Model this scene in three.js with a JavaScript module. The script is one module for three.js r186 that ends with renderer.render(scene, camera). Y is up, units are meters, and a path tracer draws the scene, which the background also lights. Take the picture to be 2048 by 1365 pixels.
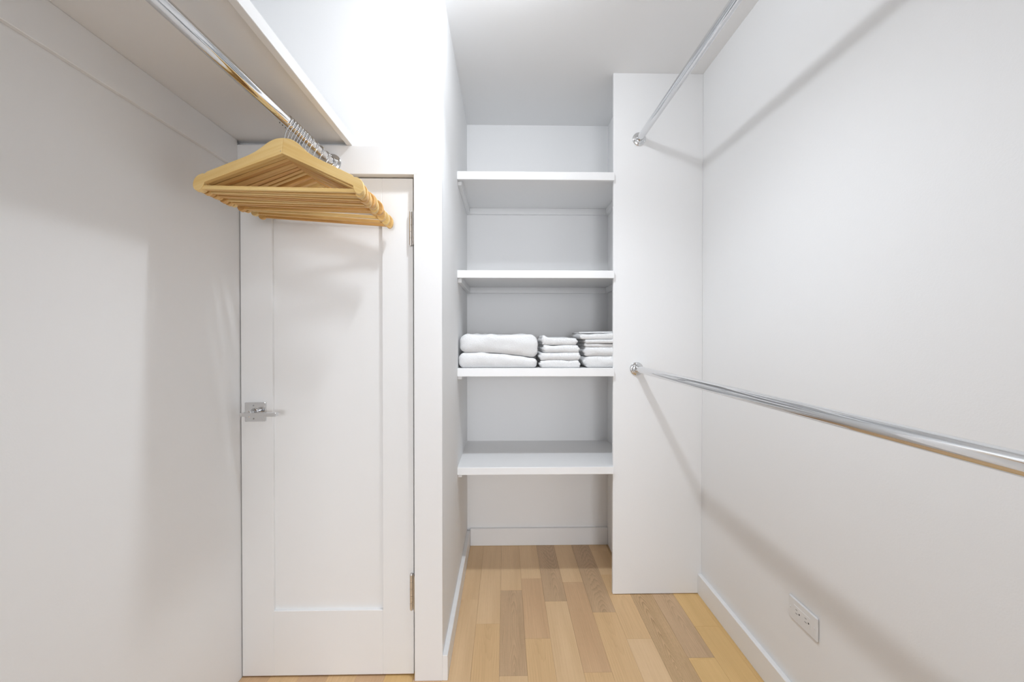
import * as THREE from 'three';
import { RectAreaLightUniformsLib } from 'three/addons/lights/RectAreaLightUniformsLib.js';
import { mergeVertices } from 'three/addons/utils/BufferGeometryUtils.js';

RectAreaLightUniformsLib.init();

// ---------------------------------------------------------------- camera, lamp, exposure
// metres; x right, y up, the closet runs towards -z ("depth" d means z = -d)
const scene = new THREE.Scene();
scene.background = new THREE.Color(0x000000);
const F = 800, EYE = 1.168;
const camera = new THREE.PerspectiveCamera(2 * Math.atan(682.5 / F) * 180 / Math.PI, 2048 / 1365, 0.02, 30);
camera.position.set(0, EYE, 0);
const yaw = Math.atan(14 / F), pitch = Math.atan(6.5 / F);
camera.lookAt(Math.sin(yaw) * Math.cos(pitch), EYE - Math.sin(pitch), -Math.cos(yaw) * Math.cos(pitch));

const renderer = new THREE.WebGLRenderer({ antialias: true });
renderer.toneMapping = THREE.LinearToneMapping;
renderer.toneMappingExposure = 1.04;
renderer.shadowMap.enabled = true;

// the closet's lamp: a small opal drum under the ceiling, glowing all round, with a stronger beam through its flat bottom
const LAMP = { x: -0.03, y: 2.272, d: 1.095, r: 0.047 };
const lampColor = new THREE.Color(0.92, 0.985, 1.06);
const lampGlow = new THREE.PointLight(lampColor, 0.55, 0, 2);
lampGlow.position.set(LAMP.x, LAMP.y + .026, -LAMP.d);
lampGlow.castShadow = true; lampGlow.shadow.radius = 1.4; lampGlow.shadow.mapSize.set(2048, 2048); lampGlow.shadow.camera.near = .02;
lampGlow.name = 'ceiling_lamp_glow_light';
const lampBeam = new THREE.SpotLight(lampColor, 2.95, 0, Math.PI / 3, 1, 2);
lampBeam.position.set(LAMP.x, LAMP.y - .004, -LAMP.d);
lampBeam.target.position.set(.34, 0, -1.06);
lampBeam.castShadow = true; lampBeam.shadow.radius = 1.6; lampBeam.shadow.mapSize.set(2048, 2048); lampBeam.shadow.camera.near = .02;
lampBeam.name = 'ceiling_lamp_beam_light';
scene.add(lampGlow, lampBeam, lampBeam.target);
// daylight: a window with a white blind in the room behind the viewer, reaching in through the closet's open doorway
const WIN = { x: 0.3, y: 1.45, d: -6.45, w: 1.8, h: 1.6 };
const winLight = new THREE.RectAreaLight(new THREE.Color(0.965, 0.985, 1.03), 14.5, WIN.w, WIN.h);
winLight.position.set(WIN.x, WIN.y, -WIN.d - .03);
winLight.lookAt(WIN.x, WIN.y, 0);
winLight.name = 'window_light';
scene.add(winLight);

// ---------------------------------------------------------------- random, noise, textures
function rng(seed) {
  let s = seed >>> 0;
  return () => { s = (s + 0x6D2B79F5) >>> 0; let t = s; t = Math.imul(t ^ (t >>> 15), t | 1); t ^= t + Math.imul(t ^ (t >>> 7), t | 61); return ((t ^ (t >>> 14)) >>> 0) / 4294967296; };
}
function hash(ix, iy, s) {
  let h = Math.imul(ix, 374761393) + Math.imul(iy, 668265263) + Math.imul(s, 1442695041);
  h = Math.imul(h ^ (h >>> 13), 1274126177); return ((h ^ (h >>> 16)) >>> 0) / 4294967296;
}
function vnoise(x, y, s, px = 0, py = 0) {           // value noise, tiling with period px, py when given
  const ix = Math.floor(x), iy = Math.floor(y), fx = x - ix, fy = y - iy;
  const w = (i, p) => p ? ((i % p) + p) % p : i;
  const u = fx * fx * (3 - 2 * fx), v = fy * fy * (3 - 2 * fy);
  const a = hash(w(ix, px), w(iy, py), s), b = hash(w(ix + 1, px), w(iy, py), s), c = hash(w(ix, px), w(iy + 1, py), s), d = hash(w(ix + 1, px), w(iy + 1, py), s);
  return (a + (b - a) * u) * (1 - v) + (c + (d - c) * u) * v;
}
function dataTex(w, h, fn, srgb) {
  const data = new Uint8Array(w * h * 4);
  for (let j = 0; j < h; j++) for (let i = 0; i < w; i++) {
    const c = fn(i / w, j / h), k = (j * w + i) * 4;
    data[k] = Math.max(0, Math.min(255, c[0])); data[k + 1] = Math.max(0, Math.min(255, c[1])); data[k + 2] = Math.max(0, Math.min(255, c[2])); data[k + 3] = 255;
  }
  const t = new THREE.DataTexture(data, w, h, THREE.RGBAFormat);
  t.wrapS = t.wrapT = THREE.RepeatWrapping; t.magFilter = THREE.LinearFilter; t.minFilter = THREE.LinearMipmapLinearFilter; t.generateMipmaps = true;
  if (srgb) t.colorSpace = THREE.SRGBColorSpace;
  t.needsUpdate = true; return t;
}
const mixc = (a, b, t) => [a[0] + (b[0] - a[0]) * t, a[1] + (b[1] - a[1]) * t, a[2] + (b[2] - a[2]) * t];

// oak plank: rings of a trunk cut by the board's plane; u across (one board), v along
function oakTexture(seed, light, dark, o) {
  const r = rng(seed), W = 0.0983, L = 1.3;
  return dataTex(160, 1536, (u, v) => {
    const x = (u - 0.5) * W, y = v * L;
    const wob = (vnoise(y * 2.2, 3.1, seed) - 0.5) * o.wobble + (vnoise(y * 9, x * 40, seed + 1) - 0.5) * o.wobble * 0.18;
    const cx = o.cx + (vnoise(y * 1.4, 9.5, seed + 2) - 0.5) * o.sway;
    const h = o.h + wob + o.tilt * (y - 0.6);
    const ring = Math.sqrt((x - cx) * (x - cx) + h * h) * o.rings + (vnoise(x * 260, y * 9, seed + 3) - 0.5) * 0.35;
    const f = ring - Math.floor(ring);
    const band = Math.pow(f, 2.2) * (0.55 + 0.45 * vnoise(Math.floor(ring) * 1.7, 0.5, seed + 4));
    const pore = Math.pow(vnoise(x * 1500, y * 26, seed + 5), 4);
    const fine = vnoise(x * 700, y * 6, seed + 6) - 0.5;
    const broad = vnoise(x * 30, y * 3, seed + 7) - 0.5;
    const t = Math.max(0, Math.min(1, o.base + band * o.contrast + pore * o.pore + fine * 0.22 + broad * 0.3));
    return mixc(light, dark, t);
  }, true);
}
const oakLightA = oakTexture(11, [240, 206, 162], [208, 170, 124], { wobble: .05, sway: .03, cx: .20, h: .05, tilt: .02, rings: 210, base: .14, contrast: .22, pore: .22 });
const oakLightB = oakTexture(23, [237, 200, 152], [204, 165, 116], { wobble: .03, sway: .02, cx: .005, h: .04, tilt: .05, rings: 190, base: .12, contrast: .24, pore: .18 });
const oakWarm = oakTexture(37, [232, 194, 152], [190, 152, 114], { wobble: .04, sway: .03, cx: .14, h: .03, tilt: .03, rings: 230, base: .2, contrast: .25, pore: .25 });
const oakYellow = oakTexture(41, [236, 197, 136], [206, 166, 106], { wobble: .03, sway: .02, cx: -.17, h: .04, tilt: .02, rings: 200, base: .14, contrast: .2, pore: .16 });
const oakGrey = oakTexture(53, [224, 190, 152], [178, 147, 113], { wobble: .035, sway: .03, cx: .01, h: .02, tilt: .10, rings: 260, base: .2, contrast: .55, pore: .35 });
const oakGrain = oakTexture(67, [226, 191, 147], [172, 139, 100], { wobble: .03, sway: .025, cx: -.008, h: .012, tilt: .115, rings: 300, base: .18, contrast: .85, pore: .3 });
const pineTexture = (seed, light, dark) => dataTex(256, 512, (u, v) => {            // hanger wood, grain along v
  const g = vnoise(u * 34, v * 3, seed, 34, 3) * 0.5 + vnoise(u * 90, v * 5, seed + 1, 90, 5) * 0.3 + vnoise(u * 7, v * 4, seed + 2, 7, 4) * 0.5;
  return mixc(light, dark, Math.max(0, Math.min(1, g - 0.12)));
}, true);
const pines = [pineTexture(5, [247, 218, 156], [232, 192, 120]), pineTexture(15, [243, 206, 140], [222, 172, 100]), pineTexture(25, [238, 196, 128], [214, 158, 90])];
const plasterBump = dataTex(512, 512, (u, v) => {
  const g = 255 * (vnoise(u * 160, v * 160, 81, 160, 160) * 0.45 + vnoise(u * 70, v * 70, 82, 70, 70) * 0.35 + vnoise(u * 12, v * 12, 83, 12, 12) * 0.2);
  return [g, g, g];
});
plasterBump.repeat.set(3, 3);
const terryBump = dataTex(512, 512, (u, v) => {
  const g = 255 * (vnoise(u * 150, v * 150, 91, 150, 150) * 0.6 + vnoise(u * 75, v * 75, 92, 75, 75) * 0.4);
  return [g, g, g];
});
terryBump.repeat.set(7, 7);

// ---------------------------------------------------------------- materials
const M = {
  wall: new THREE.MeshStandardMaterial({ color: new THREE.Color().setRGB(0.92, 0.92, 0.92), roughness: 0.75, bumpMap: plasterBump, bumpScale: 0.00012 }),
  ceiling: new THREE.MeshStandardMaterial({ color: new THREE.Color().setRGB(0.94, 0.94, 0.94), roughness: 0.85 }),
  trim: new THREE.MeshStandardMaterial({ color: new THREE.Color().setRGB(0.92, 0.92, 0.92), roughness: 0.38 }),
  door: new THREE.MeshStandardMaterial({ color: new THREE.Color().setRGB(0.91, 0.91, 0.905), roughness: 0.4 }),
  chrome: new THREE.MeshStandardMaterial({ color: new THREE.Color().setRGB(0.73, 0.735, 0.745), metalness: 1, roughness: 0.07 }),
  satin: new THREE.MeshStandardMaterial({ color: new THREE.Color().setRGB(0.74, 0.735, 0.725), metalness: 1, roughness: 0.28 }),
  screw: new THREE.MeshStandardMaterial({ color: new THREE.Color().setRGB(0.45, 0.45, 0.45), metalness: 1, roughness: 0.3 }),
  plastic: new THREE.MeshStandardMaterial({ color: new THREE.Color().setRGB(0.84, 0.84, 0.84), roughness: 0.32 }),
  slot: new THREE.MeshStandardMaterial({ color: new THREE.Color().setRGB(0.03, 0.03, 0.03), roughness: 0.6 }),
  towel: new THREE.MeshStandardMaterial({ color: new THREE.Color().setRGB(0.94, 0.94, 0.94), roughness: 1, bumpMap: terryBump, bumpScale: 0.0025 }),
  carpet: new THREE.MeshStandardMaterial({ color: new THREE.Color().setRGB(0.55, 0.55, 0.55), roughness: 1 }),
  sub: new THREE.MeshStandardMaterial({ color: new THREE.Color().setRGB(0.12, 0.09, 0.06), roughness: 0.9 }),
  blind: new THREE.MeshStandardMaterial({ color: 0xffffff, emissive: new THREE.Color(0.965, 0.985, 1.03), emissiveIntensity: 1, roughness: 0.9 }),
  glow: new THREE.MeshStandardMaterial({ color: 0xffffff, emissive: new THREE.Color(1, 0.985, 0.97), emissiveIntensity: 6, roughness: 0.6 }),
};
const woods = pines.map(t => new THREE.MeshStandardMaterial({ map: t, roughness: 0.4 }));
const oak = [oakLightA, oakLightB, oakWarm, oakYellow, oakGrey, oakGrain].map(t => new THREE.MeshStandardMaterial({ map: t, roughness: 0.42 }));

// ---------------------------------------------------------------- helpers
const used = {};
function numbered(name) { const n = used[name] = (used[name] ?? -1) + 1; return n ? `${name}_${String(n).padStart(3, '0')}` : name; }
function mesh(name, geo, mat, parent) {
  const m = new THREE.Mesh(geo, mat); m.castShadow = m.receiveShadow = true;
  m.name = parent === scene ? numbered(name) : name; parent.add(m); return m;
}
function thing(name, label, category, group, pos = [0, 0, 0]) {
  const g = new THREE.Group(); g.name = numbered(name); g.position.set(...pos);
  g.userData = { label, category }; if (group) g.userData.group = group; scene.add(g); return g;
}
function structure(o, label) { o.userData.kind = 'structure'; if (label) o.userData.label = label; return o; }
// box from x0..x1, y0..y1, depth d0..d1 with chamfered edges; uv in metres
function cbox(x0, x1, y0, y1, d0, d1, c = 0) {
  const cx = (x0 + x1) / 2, cy = (y0 + y1) / 2, cz = -(d0 + d1) / 2, a = Math.abs(x1 - x0) / 2, b = Math.abs(y1 - y0) / 2, e = Math.abs(d1 - d0) / 2;
  let g;
  if (!c) g = new THREE.BoxGeometry(2 * a, 2 * b, 2 * e);
  else {
    const P = [], H = [a, b, e];
    const vert = (s, ax) => { const p = [0, 0, 0]; for (let k = 0; k < 3; k++) p[k] = s[k] * (k === ax ? H[k] : H[k] - c); return p; };
    const tri = (p, q, r) => {
      const n = new THREE.Vector3().subVectors(new THREE.Vector3(...q), new THREE.Vector3(...p)).cross(new THREE.Vector3().subVectors(new THREE.Vector3(...r), new THREE.Vector3(...p)));
      const m = new THREE.Vector3((p[0] + q[0] + r[0]), (p[1] + q[1] + r[1]), (p[2] + q[2] + r[2]));
      if (n.dot(m) < 0) P.push(...p, ...r, ...q); else P.push(...p, ...q, ...r);
    };
    const quad = (p, q, r, s) => { tri(p, q, r); tri(p, r, s); };
    for (let ax = 0; ax < 3; ax++) for (const s of [-1, 1]) {
      const u = (ax + 1) % 3, v = (ax + 2) % 3, mk = (i, j) => { const t = [0, 0, 0]; t[ax] = s; t[u] = i; t[v] = j; return vert(t, ax); };
      quad(mk(-1, -1), mk(1, -1), mk(1, 1), mk(-1, 1));
    }
    for (let ax = 0; ax < 3; ax++) { const u = (ax + 1) % 3, v = (ax + 2) % 3;
      for (const i of [-1, 1]) for (const j of [-1, 1]) { const mk = (k, w) => { const t = [0, 0, 0]; t[ax] = k; t[u] = i; t[v] = j; return vert(t, w); };
        quad(mk(-1, u), mk(1, u), mk(1, v), mk(-1, v)); } }
    for (const i of [-1, 1]) for (const j of [-1, 1]) for (const k of [-1, 1]) tri(vert([i, j, k], 0), vert([i, j, k], 1), vert([i, j, k], 2));
    g = new THREE.BufferGeometry(); g.setAttribute('position', new THREE.Float32BufferAttribute(P, 3)); g.computeVertexNormals();
  }
  g.translate(cx, cy, cz); return metreUV(g);
}
function metreUV(g) {                                  // box projection in metres
  if (g.index) g = g.toNonIndexed();
  const p = g.attributes.position, n = g.attributes.normal, uv = new Float32Array(p.count * 2);
  for (let i = 0; i < p.count; i++) {
    const ax = Math.abs(n.getX(i)), ay = Math.abs(n.getY(i)), az = Math.abs(n.getZ(i));
    const [u, v] = ay >= ax && ay >= az ? [p.getX(i), p.getZ(i)] : ax >= az ? [p.getZ(i), p.getY(i)] : [p.getX(i), p.getY(i)];
    uv[i * 2] = u; uv[i * 2 + 1] = v;
  }
  g.setAttribute('uv', new THREE.BufferAttribute(uv, 2)); return g;
}
function between(geo, a, b) {                          // geometry along +y from 0, laid from a to b
  const d = new THREE.Vector3().subVectors(b, a), q = new THREE.Quaternion().setFromUnitVectors(new THREE.Vector3(0, 1, 0), d.clone().normalize());
  return geo.applyQuaternion(q).translate(a.x, a.y, a.z);
}
const V = (x, y, d) => new THREE.Vector3(x, y, -d);

// ---------------------------------------------------------------- the room
const XL = -0.9045, XR = 0.8958, YC = 2.36, DREAR = -0.75, DW = 1.38, DCAS = 1.355, DPIER = 1.80, DBACK = 2.251, XA = -0.2125, XP = 0.489, XAR = 0.58;
structure(mesh('wall_left', cbox(XL - .1, XL, 0, YC, DREAR - .1, 1.52), M.wall, scene), 'white painted wall on the left under the hanging shelf');
structure(mesh('wall_right', cbox(XR, XR + .1, 0, YC, DREAR - .1, 2.35), M.wall, scene), 'long white painted wall on the right behind the two chrome rods');
{ // rear wall with the closet's doorway
  const s = new THREE.Shape([[XL - .1, 0], [-.585, 0], [-.585, 2.08], [.565, 2.08], [.565, 0], [XR + .1, 0], [XR + .1, YC], [XL - .1, YC]].map(p => new THREE.Vector2(...p)));
  const g = new THREE.ExtrudeGeometry(s, { depth: .1, bevelEnabled: false }); g.translate(0, 0, -DREAR);
  structure(mesh('wall_rear', metreUV(g), M.wall, scene), 'white wall with the doorway behind the viewer');
}
{ // the room behind: only its light is seen
  const x0 = -1.9, x1 = 2.3, d0 = -6.5, d1 = DREAR - .1, yc = 2.5;
  structure(mesh('wall_room_left', cbox(x0 - .1, x0, 0, yc, d0, d1), M.wall, scene), 'white wall of the room behind the viewer, left side');
  structure(mesh('wall_room_right', cbox(x1, x1 + .1, 0, yc, d0, d1), M.wall, scene), 'white wall of the room behind the viewer, right side');
  structure(mesh('ceiling_room', cbox(x0 - .1, x1 + .1, yc, yc + .1, d0 - .1, d1 + .1), M.ceiling, scene), 'white ceiling of the room behind the viewer');
  structure(mesh('floor_room', cbox(x0 - .1, x1 + .1, -.06, 0, d0 - .1, d1), M.carpet, scene), 'pale grey floor of the room behind the viewer');
  const hole = [[WIN.x - WIN.w / 2, WIN.y - WIN.h / 2], [WIN.x + WIN.w / 2, WIN.y - WIN.h / 2], [WIN.x + WIN.w / 2, WIN.y + WIN.h / 2], [WIN.x - WIN.w / 2, WIN.y + WIN.h / 2]].map(p => new THREE.Vector2(...p));
  const s = new THREE.Shape([[x0 - .1, 0], [x1 + .1, 0], [x1 + .1, yc], [x0 - .1, yc]].map(p => new THREE.Vector2(...p))); s.holes.push(new THREE.Path(hole));
  const g = new THREE.ExtrudeGeometry(s, { depth: .1, bevelEnabled: false }); g.translate(0, 0, -d0);
  structure(mesh('wall_room_window', metreUV(g), M.wall, scene), 'white window wall of the room behind the viewer');
  for (const [a, b] of [[x0 - .1, XL - .1], [XR + .1, x1 + .1]]) structure(mesh('wall_room_closet', cbox(a, b, 0, yc, d1 - .0, d1 + .1), M.wall, scene), 'white wall beside the doorway behind the viewer');
  structure(mesh('wall_room_lintel', cbox(XL - .1, XR + .1, YC + .1, yc, d1, d1 + .1), M.wall, scene), 'white wall strip above the doorway behind the viewer');
  const win = new THREE.Group(); win.name = 'window_1'; structure(win, 'window with a white blind behind the viewer'); scene.add(win);
  mesh('blind', cbox(WIN.x - WIN.w / 2, WIN.x + WIN.w / 2, WIN.y - WIN.h / 2, WIN.y + WIN.h / 2, d0 - .02, d0 - .01), M.blind, win);
}
structure(mesh('ceiling', cbox(XL - .1, XR + .1, YC, YC + .1, DREAR - .1, 2.35), M.ceiling, scene), 'flat white ceiling');
{ // wall with the door opening, turning the corner into the alcove
  const s = new THREE.Shape([[XL, 1.7177], [-.307, 1.7177], [-.307, 0], [XA, 0], [XA, YC], [XL, YC]].map(p => new THREE.Vector2(...p)));
  const g = new THREE.ExtrudeGeometry(s, { depth: .12, bevelEnabled: false }); g.translate(0, 0, -1.5);
  structure(mesh('wall_front', metreUV(g), M.wall, scene), 'white wall around and above the panel door');
}
structure(mesh('wall_alcove_left', cbox(XA - .095, XA, 0, YC, 1.5, DBACK), M.wall, scene), 'white side wall of the shelf alcove, right of the door');
structure(mesh('wall_back', cbox(XA - .095, XAR + .1, 0, YC, DBACK, DBACK + .1), M.wall, scene), 'white back wall of the shelf alcove');
structure(mesh('wall_alcove_right', cbox(XAR, XR, 0, YC, 1.816, DBACK), M.wall, scene), 'white right side wall inside the shelf alcove');
structure(mesh('wall_return', cbox(XP, XR, .0025, YC, DPIER, 1.816, .0012), M.wall, scene), 'narrow white wall panel between alcove and right wall, carrying two rod ends');

// floor: oak boards along the closet, each its own piece
const floor = new THREE.Group(); floor.name = 'floor'; structure(floor, 'pale oak plank floor'); scene.add(floor);
mesh('subfloor', cbox(XL - .1, XR + .1, -.06, -.018, DREAR - .1, 2.35), M.sub, floor);
{
  const PW = 0.0983, B0 = -0.0205, rnd = rng(7);
  // depth of the end joints of each row, and the oak of each board from near to far (0-5)
  const rows = {
    '-1': { j: [.42, 1.6247], m: [2, 1, 0] }, '0': { j: [.30, 1.3712, 1.8395], m: [2, 0, 4, 0] }, '1': { j: [.55, 1.5413, 1.9288], m: [0, 1, 2, 0] },
    '2': { j: [.70, 1.7585], m: [2, 0, 4] }, '3': { j: [.45, 1.3808, 1.896], m: [1, 1, 2, 0] }, '4': { j: [.2, 1.05, 1.6845], m: [0, 2, 1, 4] },
    '5': { j: [.62, 1.5336, 1.9534], m: [2, 0, 1, 0] }, '6': { j: [.36], m: [1, 5] }, '7': { j: [.5, 1.4377], m: [0, 3, 4] }, '8': { j: [.8, 1.5941], m: [1, 3, 3] }, '-2': { j: [.66], m: [1, 0] },
  };
  for (let k = -9; k <= 9; k++) {
    const x0 = Math.max(XL, B0 + PW * k), x1 = Math.min(XR, B0 + PW * (k + 1)); if (x1 <= x0) continue;
    let r = rows[k];
    if (!r) { const a = .1 + rnd() * .8; r = { j: [a, a + .45 + rnd() * .5], m: [0, 1, 2].map(() => Math.floor(rnd() * 4)) }; }
    const far = x1 <= XA - .05 ? 1.52 : x0 > XAR ? 1.82 : DBACK + .005;
    const ends = [DREAR - .02, ...r.j.filter(d => d < far - .05), far];
    for (let i = 0; i + 1 < ends.length; i++) {
      const g0 = .00018, lift = -rnd() * .0002;
      const g = cbox(x0 + g0, x1 - g0, -.018, lift, ends[i] + g0, ends[i + 1] - g0, .0004);
      const p = g.attributes.position, uv = g.attributes.uv, off = rnd() * .8, dir = rnd() < .5 ? -1 : 1, base = B0 + PW * k;
      for (let q = 0; q < p.count; q++) uv.setXY(q, (p.getX(q) - base) / PW, (dir * (p.getZ(q)) + off) / 1.3);
      mesh('plank', g, oak[r.m[i % r.m.length]], floor);
    }
  }
}
// baseboards
structure(mesh('baseboard_right', cbox(.8778, XR, 0, .0925, DREAR, DPIER, .002), M.trim, scene), 'white baseboard along the right wall');
structure(mesh('baseboard_left', cbox(XA, -.195, 0, .0875, DCAS, DBACK - .015, .0015), M.trim, scene), 'white baseboard along the alcove side wall, starting beside the door');
structure(mesh('baseboard_back', cbox(-.195, XAR, 0, .0965, DBACK - .015, DBACK, .002), M.trim, scene), 'white baseboard at the back of the alcove');

// door casing
const casing = new THREE.Group(); casing.name = 'trim_1'; structure(casing, 'wide flat white door casing, header and right leg'); scene.add(casing);
mesh('header', cbox(XL, XA, 1.7177, 1.8131, DCAS, DW, .0012), M.trim, casing);
mesh('casing_leg', cbox(-.307, XA, 0, 1.7177, DCAS, DW, .0012), M.trim, casing);
mesh('door_stop', cbox(-.325, -.307, 0, 1.7177, 1.418, 1.432), M.trim, casing);
mesh('door_stop', cbox(XL, -.325, 1.70, 1.7177, 1.418, 1.432), M.trim, casing);
mesh('door_stop', cbox(XL, XL + .014, 0, 1.70, 1.418, 1.432), M.trim, casing);

// door
const door = new THREE.Group(); door.name = 'door_1'; structure(door, 'white one-panel door with chrome lever under the hangers'); scene.add(door);
{
  const L = -.9012, R = -.3155, T = 1.7137, B = .0045, pl = -.794, pr = -.4212, pt = 1.607, pb = .2284, d0 = DW, d1 = 1.415;
  mesh('stile', cbox(L, pl, B, T, d0, d1, .0012), M.door, door);
  mesh('stile', cbox(pr, R, B, T, d0, d1, .0012), M.door, door);
  mesh('rail', cbox(pl, pr, pt, T, d0, d1, .0012), M.door, door);
  mesh('rail', cbox(pl, pr, B, pb, d0, d1, .0012), M.door, door);
  mesh('panel', cbox(pl - .004, pr + .004, pb - .004, pt + .004, d0 + .011, d0 + .024), M.door, door);
  for (const [y0, y1] of [[1.480, 1.6005], [.2305, .358]]) {
    const h = new THREE.Group(); h.name = 'hinge'; door.add(h);
    const x = -.3212, d = 1.3725, n = 5, st = (y1 - y0 - .008) / n;
    for (let i = 0; i < n; i++) mesh('knuckle', between(new THREE.CylinderGeometry(.0058, .0058, st - .0007, 20).translate(0, st / 2, 0), V(x, y0 + .004 + i * st, d), V(x, y0 + .004 + (i + 1) * st, d)), M.satin, h);
    for (const [yy, s] of [[y0, 1], [y1, -1]]) mesh('pin_cap', new THREE.SphereGeometry(.0054, 16, 8).scale(1, .75, 1).translate(x, yy + s * .004, -d), M.satin, h);
    mesh('leaf', cbox(-.3157, -.3135, y0 + .004, y1 - .004, d - .001, d + .03), M.satin, h);
    mesh('leaf', cbox(-.3092, -.3072, y0 + .004, y1 - .004, d - .012, d + .03), M.satin, h);
  }
  const hd = new THREE.Group(); hd.name = 'door_handle'; hd.userData.label = 'chrome lever handle on a square plate'; door.add(hd);
  const hx = -.8495, hy = .9155;
  mesh('plate', cbox(hx - .0345, hx + .0345, hy - .0325, hy + .0325, d0 - .009, d0, .0015), M.chrome, hd);
  const neck = new THREE.LatheGeometry([[0, 0], [.0135, 0], [.0135, .004], [.0095, .006], [.0095, .030], [.0115, .031], [.0115, .042], [0, .042]].map(p => new THREE.Vector2(...p)), 28);
  mesh('neck', between(neck, V(hx, hy, d0 - .008), V(hx, hy, d0 - .05)), M.chrome, hd);
  mesh('lever', cbox(-.8700, -.752, hy - .0065, hy + .0055, d0 - .058, d0 - .038, .0015), M.chrome, hd);
  for (const s of [-1, 1]) mesh('screw', between(new THREE.CylinderGeometry(.0026, .0026, .0012, 14), V(hx - .004, hy + s * .0225, d0 - .009), V(hx - .004, hy + s * .0225, d0 - .0104)), M.screw, hd);
}

// ---------------------------------------------------------------- the lamp on the ceiling
{
  const t = thing('ceiling_lamp', 'small round white drum lamp on the ceiling', 'lamp', null, [LAMP.x, YC, -LAMP.d]);
  mesh('base', new THREE.LatheGeometry([[0, 0], [.06, 0], [.06, -.01], [.05, -.014], [0, -.014]].map(p => new THREE.Vector2(...p)), 48), M.plastic, t);
  mesh('drum', new THREE.LatheGeometry([[0, -.0145], [LAMP.r, -.0145], [LAMP.r, -.081], [LAMP.r - .003, -.088], [0, -.088]].map(p => new THREE.Vector2(...p)), 48), M.glow, t);
}

// ---------------------------------------------------------------- shelves
function alcoveShelf(y0, y1, label) {
  const t = thing('alcove_shelf', label, 'shelf', 'white shelves in the alcove', [0, y1, 0]);
  const o = y1, bt = .019;
  // board notched around the return wall
  const s = new THREE.Shape([[XA, 1.803], [XP, 1.803], [XP, 1.817], [XAR, 1.817], [XAR, DBACK], [XA, DBACK]].map(p => new THREE.Vector2(p[0], p[1])));
  const g = new THREE.ExtrudeGeometry(s, { depth: bt, bevelEnabled: false }); g.rotateX(-Math.PI / 2); g.translate(0, -bt, 0);
  mesh('board', metreUV(g), M.trim, t);
  mesh('nosing', cbox(XA, XP + .001, y0 - o, 0, 1.785, 1.803, .0012), M.trim, t);
  mesh('back_cleat', cbox(XA + .017, XAR, -.052, -bt, DBACK - .019, DBACK, .001), M.trim, t);
  mesh('side_cleat', cbox(XA, XA + .017, -.052, -bt, 1.812, DBACK, .001), M.trim, t);
  mesh('side_cleat', cbox(XAR - .017, XAR, -.052, -bt, 1.83, DBACK - .019, .001), M.trim, t);
  return t;
}
alcoveShelf(1.8725, 1.9085, 'topmost white shelf of the alcove, empty');
alcoveShelf(1.4350, 1.4690, 'second white alcove shelf from the top, empty, above the towels');
alcoveShelf(.9945, 1.0315, 'third white alcove shelf from the top, carrying the white towels');
alcoveShelf(.5542, .5870, 'lowest white alcove shelf, empty, above the floor');
{
  const t = thing('closet_shelf', 'long white shelf on the left wall above the wooden hangers', 'shelf', null, [0, 1.8475, 0]);
  mesh('board', cbox(XL, -.5305, -.0195, 0, DREAR, DW, .001), M.trim, t);
  mesh('nosing', cbox(-.5305, -.5126, -.0340, 0, DREAR, DW, .0012), M.trim, t);
  mesh('wall_cleat', cbox(XL, XL + .012, -.113, -.0195, DREAR, DCAS, .001), M.trim, t);
}

// ---------------------------------------------------------------- rods
const ROD_R = .0148;
function rod(label, a, b) {
  const t = thing('closet_rod', label, 'rod', 'chrome hanging rods', [a.x, a.y, a.z]);
  const d = new THREE.Vector3().subVectors(b, a), len = d.length(), O = new THREE.Vector3();
  mesh('tube', between(new THREE.CylinderGeometry(ROD_R, ROD_R, len - .006, 48, 1, false).translate(0, len / 2, 0), O, d.clone()), M.chrome, t);
  const prof = [[.0295, 0], [.0305, .002], [.0300, .0045], [.0270, .0065], [.0215, .0075], [.0198, .0095], [.0192, .0150], [.0182, .0165], [.0152, .0165]].map(p => new THREE.Vector2(...p));
  for (const [p, n] of [[O, -Math.sign(d.z)], [d, Math.sign(d.z)]]) {
    const q = p.clone(), to = q.clone().add(new THREE.Vector3(0, 0, -n));
    const f = mesh('flange', between(new THREE.LatheGeometry(prof, 48), q, to), M.chrome, t);
    for (let k = 0; k < 3; k++) {
      const an = k * 2.094 + 3.75, c = new THREE.Vector3(q.x + Math.cos(an) * .0245, q.y + Math.sin(an) * .0245, q.z - n * .0066);
      mesh('screw', between(new THREE.SphereGeometry(.0034, 14, 8).scale(1, .45, 1), c, c.clone().add(new THREE.Vector3(0, 0, -n))), M.chrome, f);
    }
  }
  return t;
}
const leftRod = d => V(-.578 - (1.355 - d) * .0221, 1.7525 - (1.355 - d) * .0115, d);
rod('chrome rod carrying the wooden hangers under the left shelf', leftRod(DCAS), leftRod(DREAR));
rod('upper chrome rod in front of the right wall', V(.604, 2.0627, DPIER), V(.606, 2.0316, DREAR));
rod('lower chrome rod in front of the right wall', V(.5953, 1.0276, DPIER), V(.5953, 1.0176, DREAR));

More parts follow.
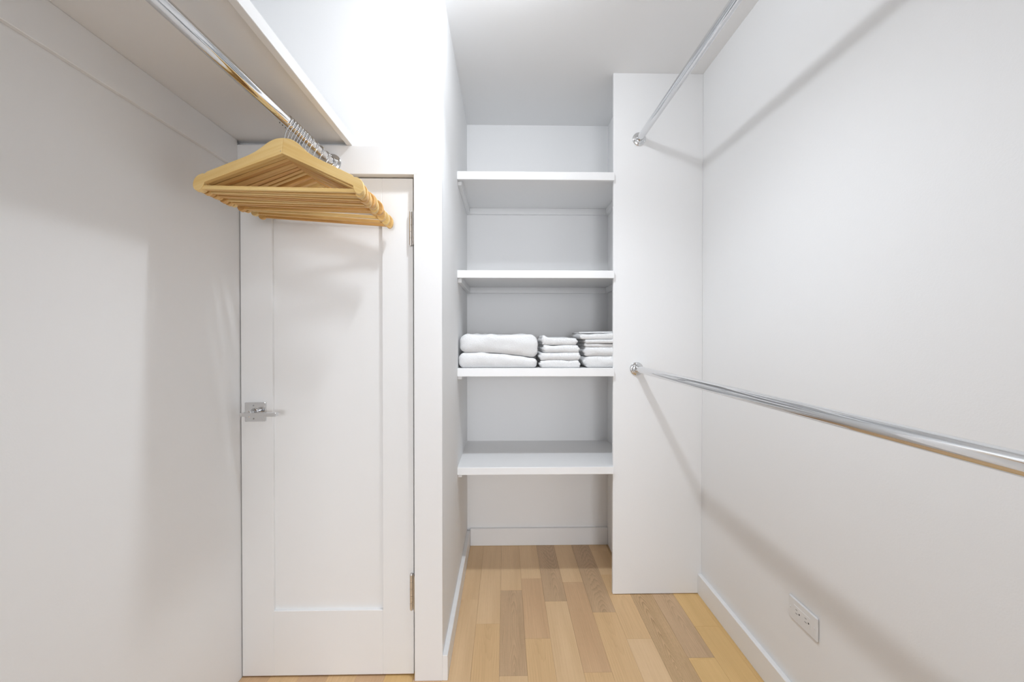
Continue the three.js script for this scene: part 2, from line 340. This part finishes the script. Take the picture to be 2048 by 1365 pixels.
// ---------------------------------------------------------------- hangers
const TH = .0118;
const topY = -.056;                                     // top of the wood below the rod's axis
const edge = [[-0.0176, -0.0022], [-0.0353, -0.0115], [-0.0519, -0.0265], [-0.0706, -0.0425], [-0.096, -0.0575], [-0.1274, -0.0725], [-0.1617, -0.0896], [-0.1847, -0.1008], [-0.1867, -0.1039], [-0.1906, -0.1063], [-0.1945, -0.1056], [-0.2043, -0.1107], [-0.2117, -0.1193], [-0.2146, -0.131], [-0.2136, -0.1429], [-0.2087, -0.1507], [-0.2014, -0.1524], [-0.1945, -0.1485], [-0.1891, -0.1393]];
function armGeometry(side) {
  const up = new THREE.SplineCurve([[0, 0], ...edge.slice(0, 8)].map(p => new THREE.Vector2(...p))).getPoints(30);
  const end = new THREE.SplineCurve(edge.slice(7).map(p => new THREE.Vector2(...p))).getPoints(36).slice(1);
  const pts = [...up, ...end, new THREE.Vector2(-.187, -.1295), new THREE.Vector2(0, -.0440)].map(p => new THREE.Vector2(p.x * -side, p.y + topY));
  const g = new THREE.ExtrudeGeometry(new THREE.Shape(pts), { depth: TH - .002, bevelEnabled: true, bevelThickness: .001, bevelSize: .001, bevelOffset: -.001, bevelSegments: 2, curveSegments: 4 });
  g.translate(0, 0, -TH / 2 + .001);
  const p = g.attributes.position, uv = g.attributes.uv, a = Math.atan2(-.0925, .19 * side), c = Math.cos(a), s = Math.sin(a);
  for (let i = 0; i < p.count; i++) { const x = p.getX(i), y = p.getY(i); uv.setXY(i, (-s * x + c * y + p.getZ(i)) * 7 + (side > 0 ? .3 : .7), (c * x + s * y) * 2.4); }
  return g;
}
const armL = armGeometry(-1), armR = armGeometry(1);
const barGeo = (() => {
  const g = cbox(-.1995, .1995, topY - .1470, topY - .1370, -.0036, .0036, .0012), p = g.attributes.position, uv = g.attributes.uv;
  for (let i = 0; i < p.count; i++) uv.setXY(i, (p.getY(i) + p.getZ(i)) * 6 + .15, p.getX(i) * 1.6);
  return g;
})();
const hookGeo = (() => {
  const P = [[0, topY - .006], [0, topY + .012], [.002, topY + .022]], R = .0176, oy = ROD_R + .0014 - R;
  for (let a = -52; a <= 205; a += 17) P.push([R * Math.cos(a * Math.PI / 180), oy + R * Math.sin(a * Math.PI / 180)]);
  return new THREE.TubeGeometry(new THREE.CatmullRomCurve3(P.map(p => new THREE.Vector3(p[0], p[1], 0))), 56, .00145, 8);
})();
const nailGeo = new THREE.CylinderGeometry(.0011, .0011, .001, 10).rotateX(Math.PI / 2).translate(-.004, topY - .0385, TH / 2 + .0001);
const ORD = ['frontmost', 'second', 'third', 'fourth', 'fifth', 'sixth', 'seventh', 'eighth', 'ninth', 'tenth', 'eleventh', 'twelfth', 'rearmost'];
{
  const N = 13, rnd = rng(20);
  // depth of the left and the right end of each hanger's trouser bar
  const dl = [1.046, 1.062, 1.078, 1.094, 1.110, 1.125, 1.141, 1.160, 1.184, 1.214, 1.246, 1.286, 1.322];
  const dr = [1.060, 1.077, 1.093, 1.108, 1.123, 1.138, 1.154, 1.170, 1.192, 1.224, 1.266, 1.310, 1.350];
  const tone = [0, 0, 1, 2, 1, 1, 2, 1, 0, 2, 1, 0, 1];
  let first = null;
  for (let i = 0; i < N; i++) {
    let t;
    const label = i === 0 ? 'frontmost pale wooden clothes hanger on the left chrome rod' : i === N - 1 ? 'rearmost wooden clothes hanger on the left rod, closest to the door' : `${ORD[i]} wooden clothes hanger from the front on the left rod`;
    if (!first) {
      t = first = thing('clothes_hanger', label, 'hanger', 'wooden hangers on the left rod');
      mesh('arm', armL, woods[0], t); mesh('arm', armR, woods[0], t); mesh('trouser_bar', barGeo, woods[0], t); mesh('hook', hookGeo, M.chrome, t); mesh('nail', nailGeo, M.screw, t);
    } else {
      t = first.clone(); t.name = numbered('clothes_hanger'); t.userData = { label, category: 'hanger', group: 'wooden hangers on the left rod' }; scene.add(t);
    }
    for (const c of t.children) if (c.name === 'arm' || c.name === 'trouser_bar') c.material = woods[c.name === 'arm' ? tone[i] : tone[(i * 4) % N]];
    const mid = (dl[i] + dr[i]) / 2, k = i / (N - 1), tilt = (9 - 10 * k) * Math.PI / 180;
    t.position.copy(leftRod(mid + .19 * Math.tan(tilt)));
    t.rotation.order = 'YXZ';
    t.rotation.y = Math.atan2(dr[i] - dl[i], .43);
    t.rotation.x = -tilt;
    t.rotation.z = -.016 - .024 * k + (rnd() - .5) * .042;
  }
}

// ---------------------------------------------------------------- towels
function towel(label, group, x0, x1, y0, y1, d0, d1, o = {}) {
  const w = x1 - x0, h = y1 - y0, dp = d1 - d0, seed = o.seed ?? 1, r = Math.min(h * .49, .03), nx = 56, ny = 10, nz = 36;
  let g = new THREE.BoxGeometry(w, h, dp, nx, ny, nz); g.deleteAttribute('uv'); g.deleteAttribute('normal'); g = mergeVertices(g, 1e-6);
  const p = g.attributes.position, v = new THREE.Vector3(), c = new THREE.Vector3();
  for (let i = 0; i < p.count; i++) {
    v.fromBufferAttribute(p, i);
    const re = new THREE.Vector3(Math.min(r * (o.endRound ?? .8), w / 2), r, r * .75);
    c.set(Math.max(-w / 2 + re.x, Math.min(w / 2 - re.x, v.x)), Math.max(-h / 2 + re.y, Math.min(h / 2 - re.y, v.y)), Math.max(-dp / 2 + re.z, Math.min(dp / 2 - re.z, v.z)));
    const n = v.clone().sub(c); const nn = new THREE.Vector3(n.x / re.x, n.y / re.y, n.z / re.z), len = nn.length();
    if (len > 1e-6) { nn.divideScalar(len); v.set(c.x + nn.x * re.x, c.y + nn.y * re.y, c.z + nn.z * re.z); }
    const fx = v.x / w + .5, top = v.y / h + .5;
    // sag of the upper face, soft waves, uneven ends
    v.y += (o.sag ? o.sag(fx) : 0) * top + (o.under ? o.under(fx) : 0) * (1 - top) + ((vnoise(v.x * 28 + 5, v.z * 18, seed) - .5) * h * .12 + (vnoise(v.x * 9 + 2, v.z * 9, seed + 9) - .5) * .004) * top;
    v.z += (vnoise(v.x * 22, v.y * 40 + 3, seed + 1) - .5) * .006;
    v.x += (vnoise(v.z * 30, v.y * 60, seed + 2) - .5) * .006 * Math.abs(v.x / w * 2);
    if (o.layers && len > 1e-6 && Math.abs(n.x) > .3 * re.x) v.x -= Math.sign(v.x) * .0035 * Math.pow(Math.abs(Math.sin(top * Math.PI * o.layers)), 8);
    p.setXYZ(i, v.x, v.y, v.z);
  }
  g.computeVertexNormals();
  const uv = new Float32Array(p.count * 2);
  for (let i = 0; i < p.count; i++) { uv[i * 2] = p.getX(i) + p.getZ(i) * .35; uv[i * 2 + 1] = p.getY(i) + p.getZ(i) * .94; }
  g.setAttribute('uv', new THREE.BufferAttribute(uv, 2));
  g.translate(0, h / 2, 0);
  const m = mesh(o.name ?? 'folded_towel', g, M.towel, scene);
  m.position.set((x0 + x1) / 2, y0, -(d0 + d1) / 2); m.userData = { label, category: 'towel', group };
  return m;
}
const S = 1.0316;
const big = 'thick white bath towels on the left of the third shelf', mid = 'white hand towels in the middle of the third shelf', small = 'white towels at the right end of the third shelf';
towel('lower thick white folded bath towel at the left of the third shelf', big, -.2085, .1465, S, S + .066, 1.797, 2.15, { seed: 3, sag: f => .003 - .026 * Math.pow(Math.max(0, f - .35) / .65, 1.5), endRound: .7 });
towel('upper thick puffy white bath towel, largest of the towels on the shelf', big, -.2040, .1500, S + .0645, S + .150, 1.800, 2.14, { seed: 8, sag: f => .003 - .006 * Math.pow(f, 2) - .008 * Math.max(0, .2 - f), under: f => .004 - .026 * Math.pow(Math.max(0, f - .35) / .65, 1.5), endRound: 1.15 });
const hy = [0, .0345, .0690, .1035, .1405];
['bottom white hand towel of the middle stack of four', 'second white hand towel from the bottom of the middle stack', 'third white hand towel from the bottom of the middle stack', 'top white hand towel of the middle stack with curled left edge'].forEach((l, i) => {
  const a = [.1560, .1545, .1690, .1640][i], b = [.3430, .3430, .3390, .3310][i];
  towel(l, mid, a, b, S + hy[i] + (i ? -.0008 : 0), S + hy[i + 1] - .0004, 1.799 + i * .002, 2.08, { seed: 20 + i, layers: 2, sag: i === 3 ? f => .009 * Math.exp(-Math.pow((f - .06) / .09, 2)) - .003 : f => .001 * Math.sin(f * 9 + i) });
});
const sy = [0, .0530, .0945, .1120, .1290, .1570, .1650];
['bottom thick white towel of the right stack beside the wall panel', 'second white towel from the bottom of the right stack', 'thin white folded cloth, third from the bottom of the right stack', 'thin white folded cloth, fourth from the bottom of the right stack', 'wavy white towel, second from the top of the right stack', 'flat white cloth on top of the right stack, set back'].forEach((l, i) => {
  const a = [.3560, .3590, .3640, .3620, .3420, .3460][i];
  const sc = [0, 0, 0, 0, 0, .045][i];
  towel(l, small, a, .565, S + sy[i] - (i ? .0006 : 0), S + sy[i + 1] - .0003, 1.803 + .004 * (i % 3) + sc, 2.08, { seed: 40 + i, layers: i < 2 ? 2 : 0, endRound: i === 0 ? 1.2 : .8, sag: i === 4 ? f => -.004 * Math.sin(f * 5) + .006 * Math.max(0, f - .5) : f => .0015 * Math.sin(f * 4 + i) });
});

// ---------------------------------------------------------------- outlet on the right wall
{
  const t = thing('wall_outlet', 'white double power outlet plate low on the right wall', 'outlet', null, [XR, .3315, -1.176]);
  const w = .0585, h = .0355;                                            // half length along the wall, half height
  const bx = (d0, d1, y0, y1, p0, p1, c) => cbox(-p1, -p0, y0, y1, d0, d1, c);
  mesh('plate', bx(-w, w, -h, h, 0, .0065, .0035), M.plastic, t);
  const ins = mesh('receptacle', bx(-.0335, .0335, -.0165, .0165, .0052, .0074, .0008), M.plastic, t);
  for (const c of [.0185, -.0185]) {
    mesh('slot', bx(c - .0035 + .003, c + .0035 + .003, .0050, .0064, .0070, .00755), M.slot, ins);
    mesh('slot', bx(c - .0042 + .003, c + .0042 + .003, -.0064, -.0050, .0070, .00755), M.slot, ins);
    mesh('ground_hole', new THREE.CylinderGeometry(.0024, .0024, .001, 16).rotateZ(Math.PI / 2).translate(-.0072, -.0012, -(c - .0085)), M.slot, ins);
  }
  for (const s of [-1, 1]) mesh('screw', new THREE.SphereGeometry(.0032, 14, 8).scale(.4, 1, 1).translate(-.0066, 0, s * .0485), M.plastic, t);
}

renderer.render(scene, camera);
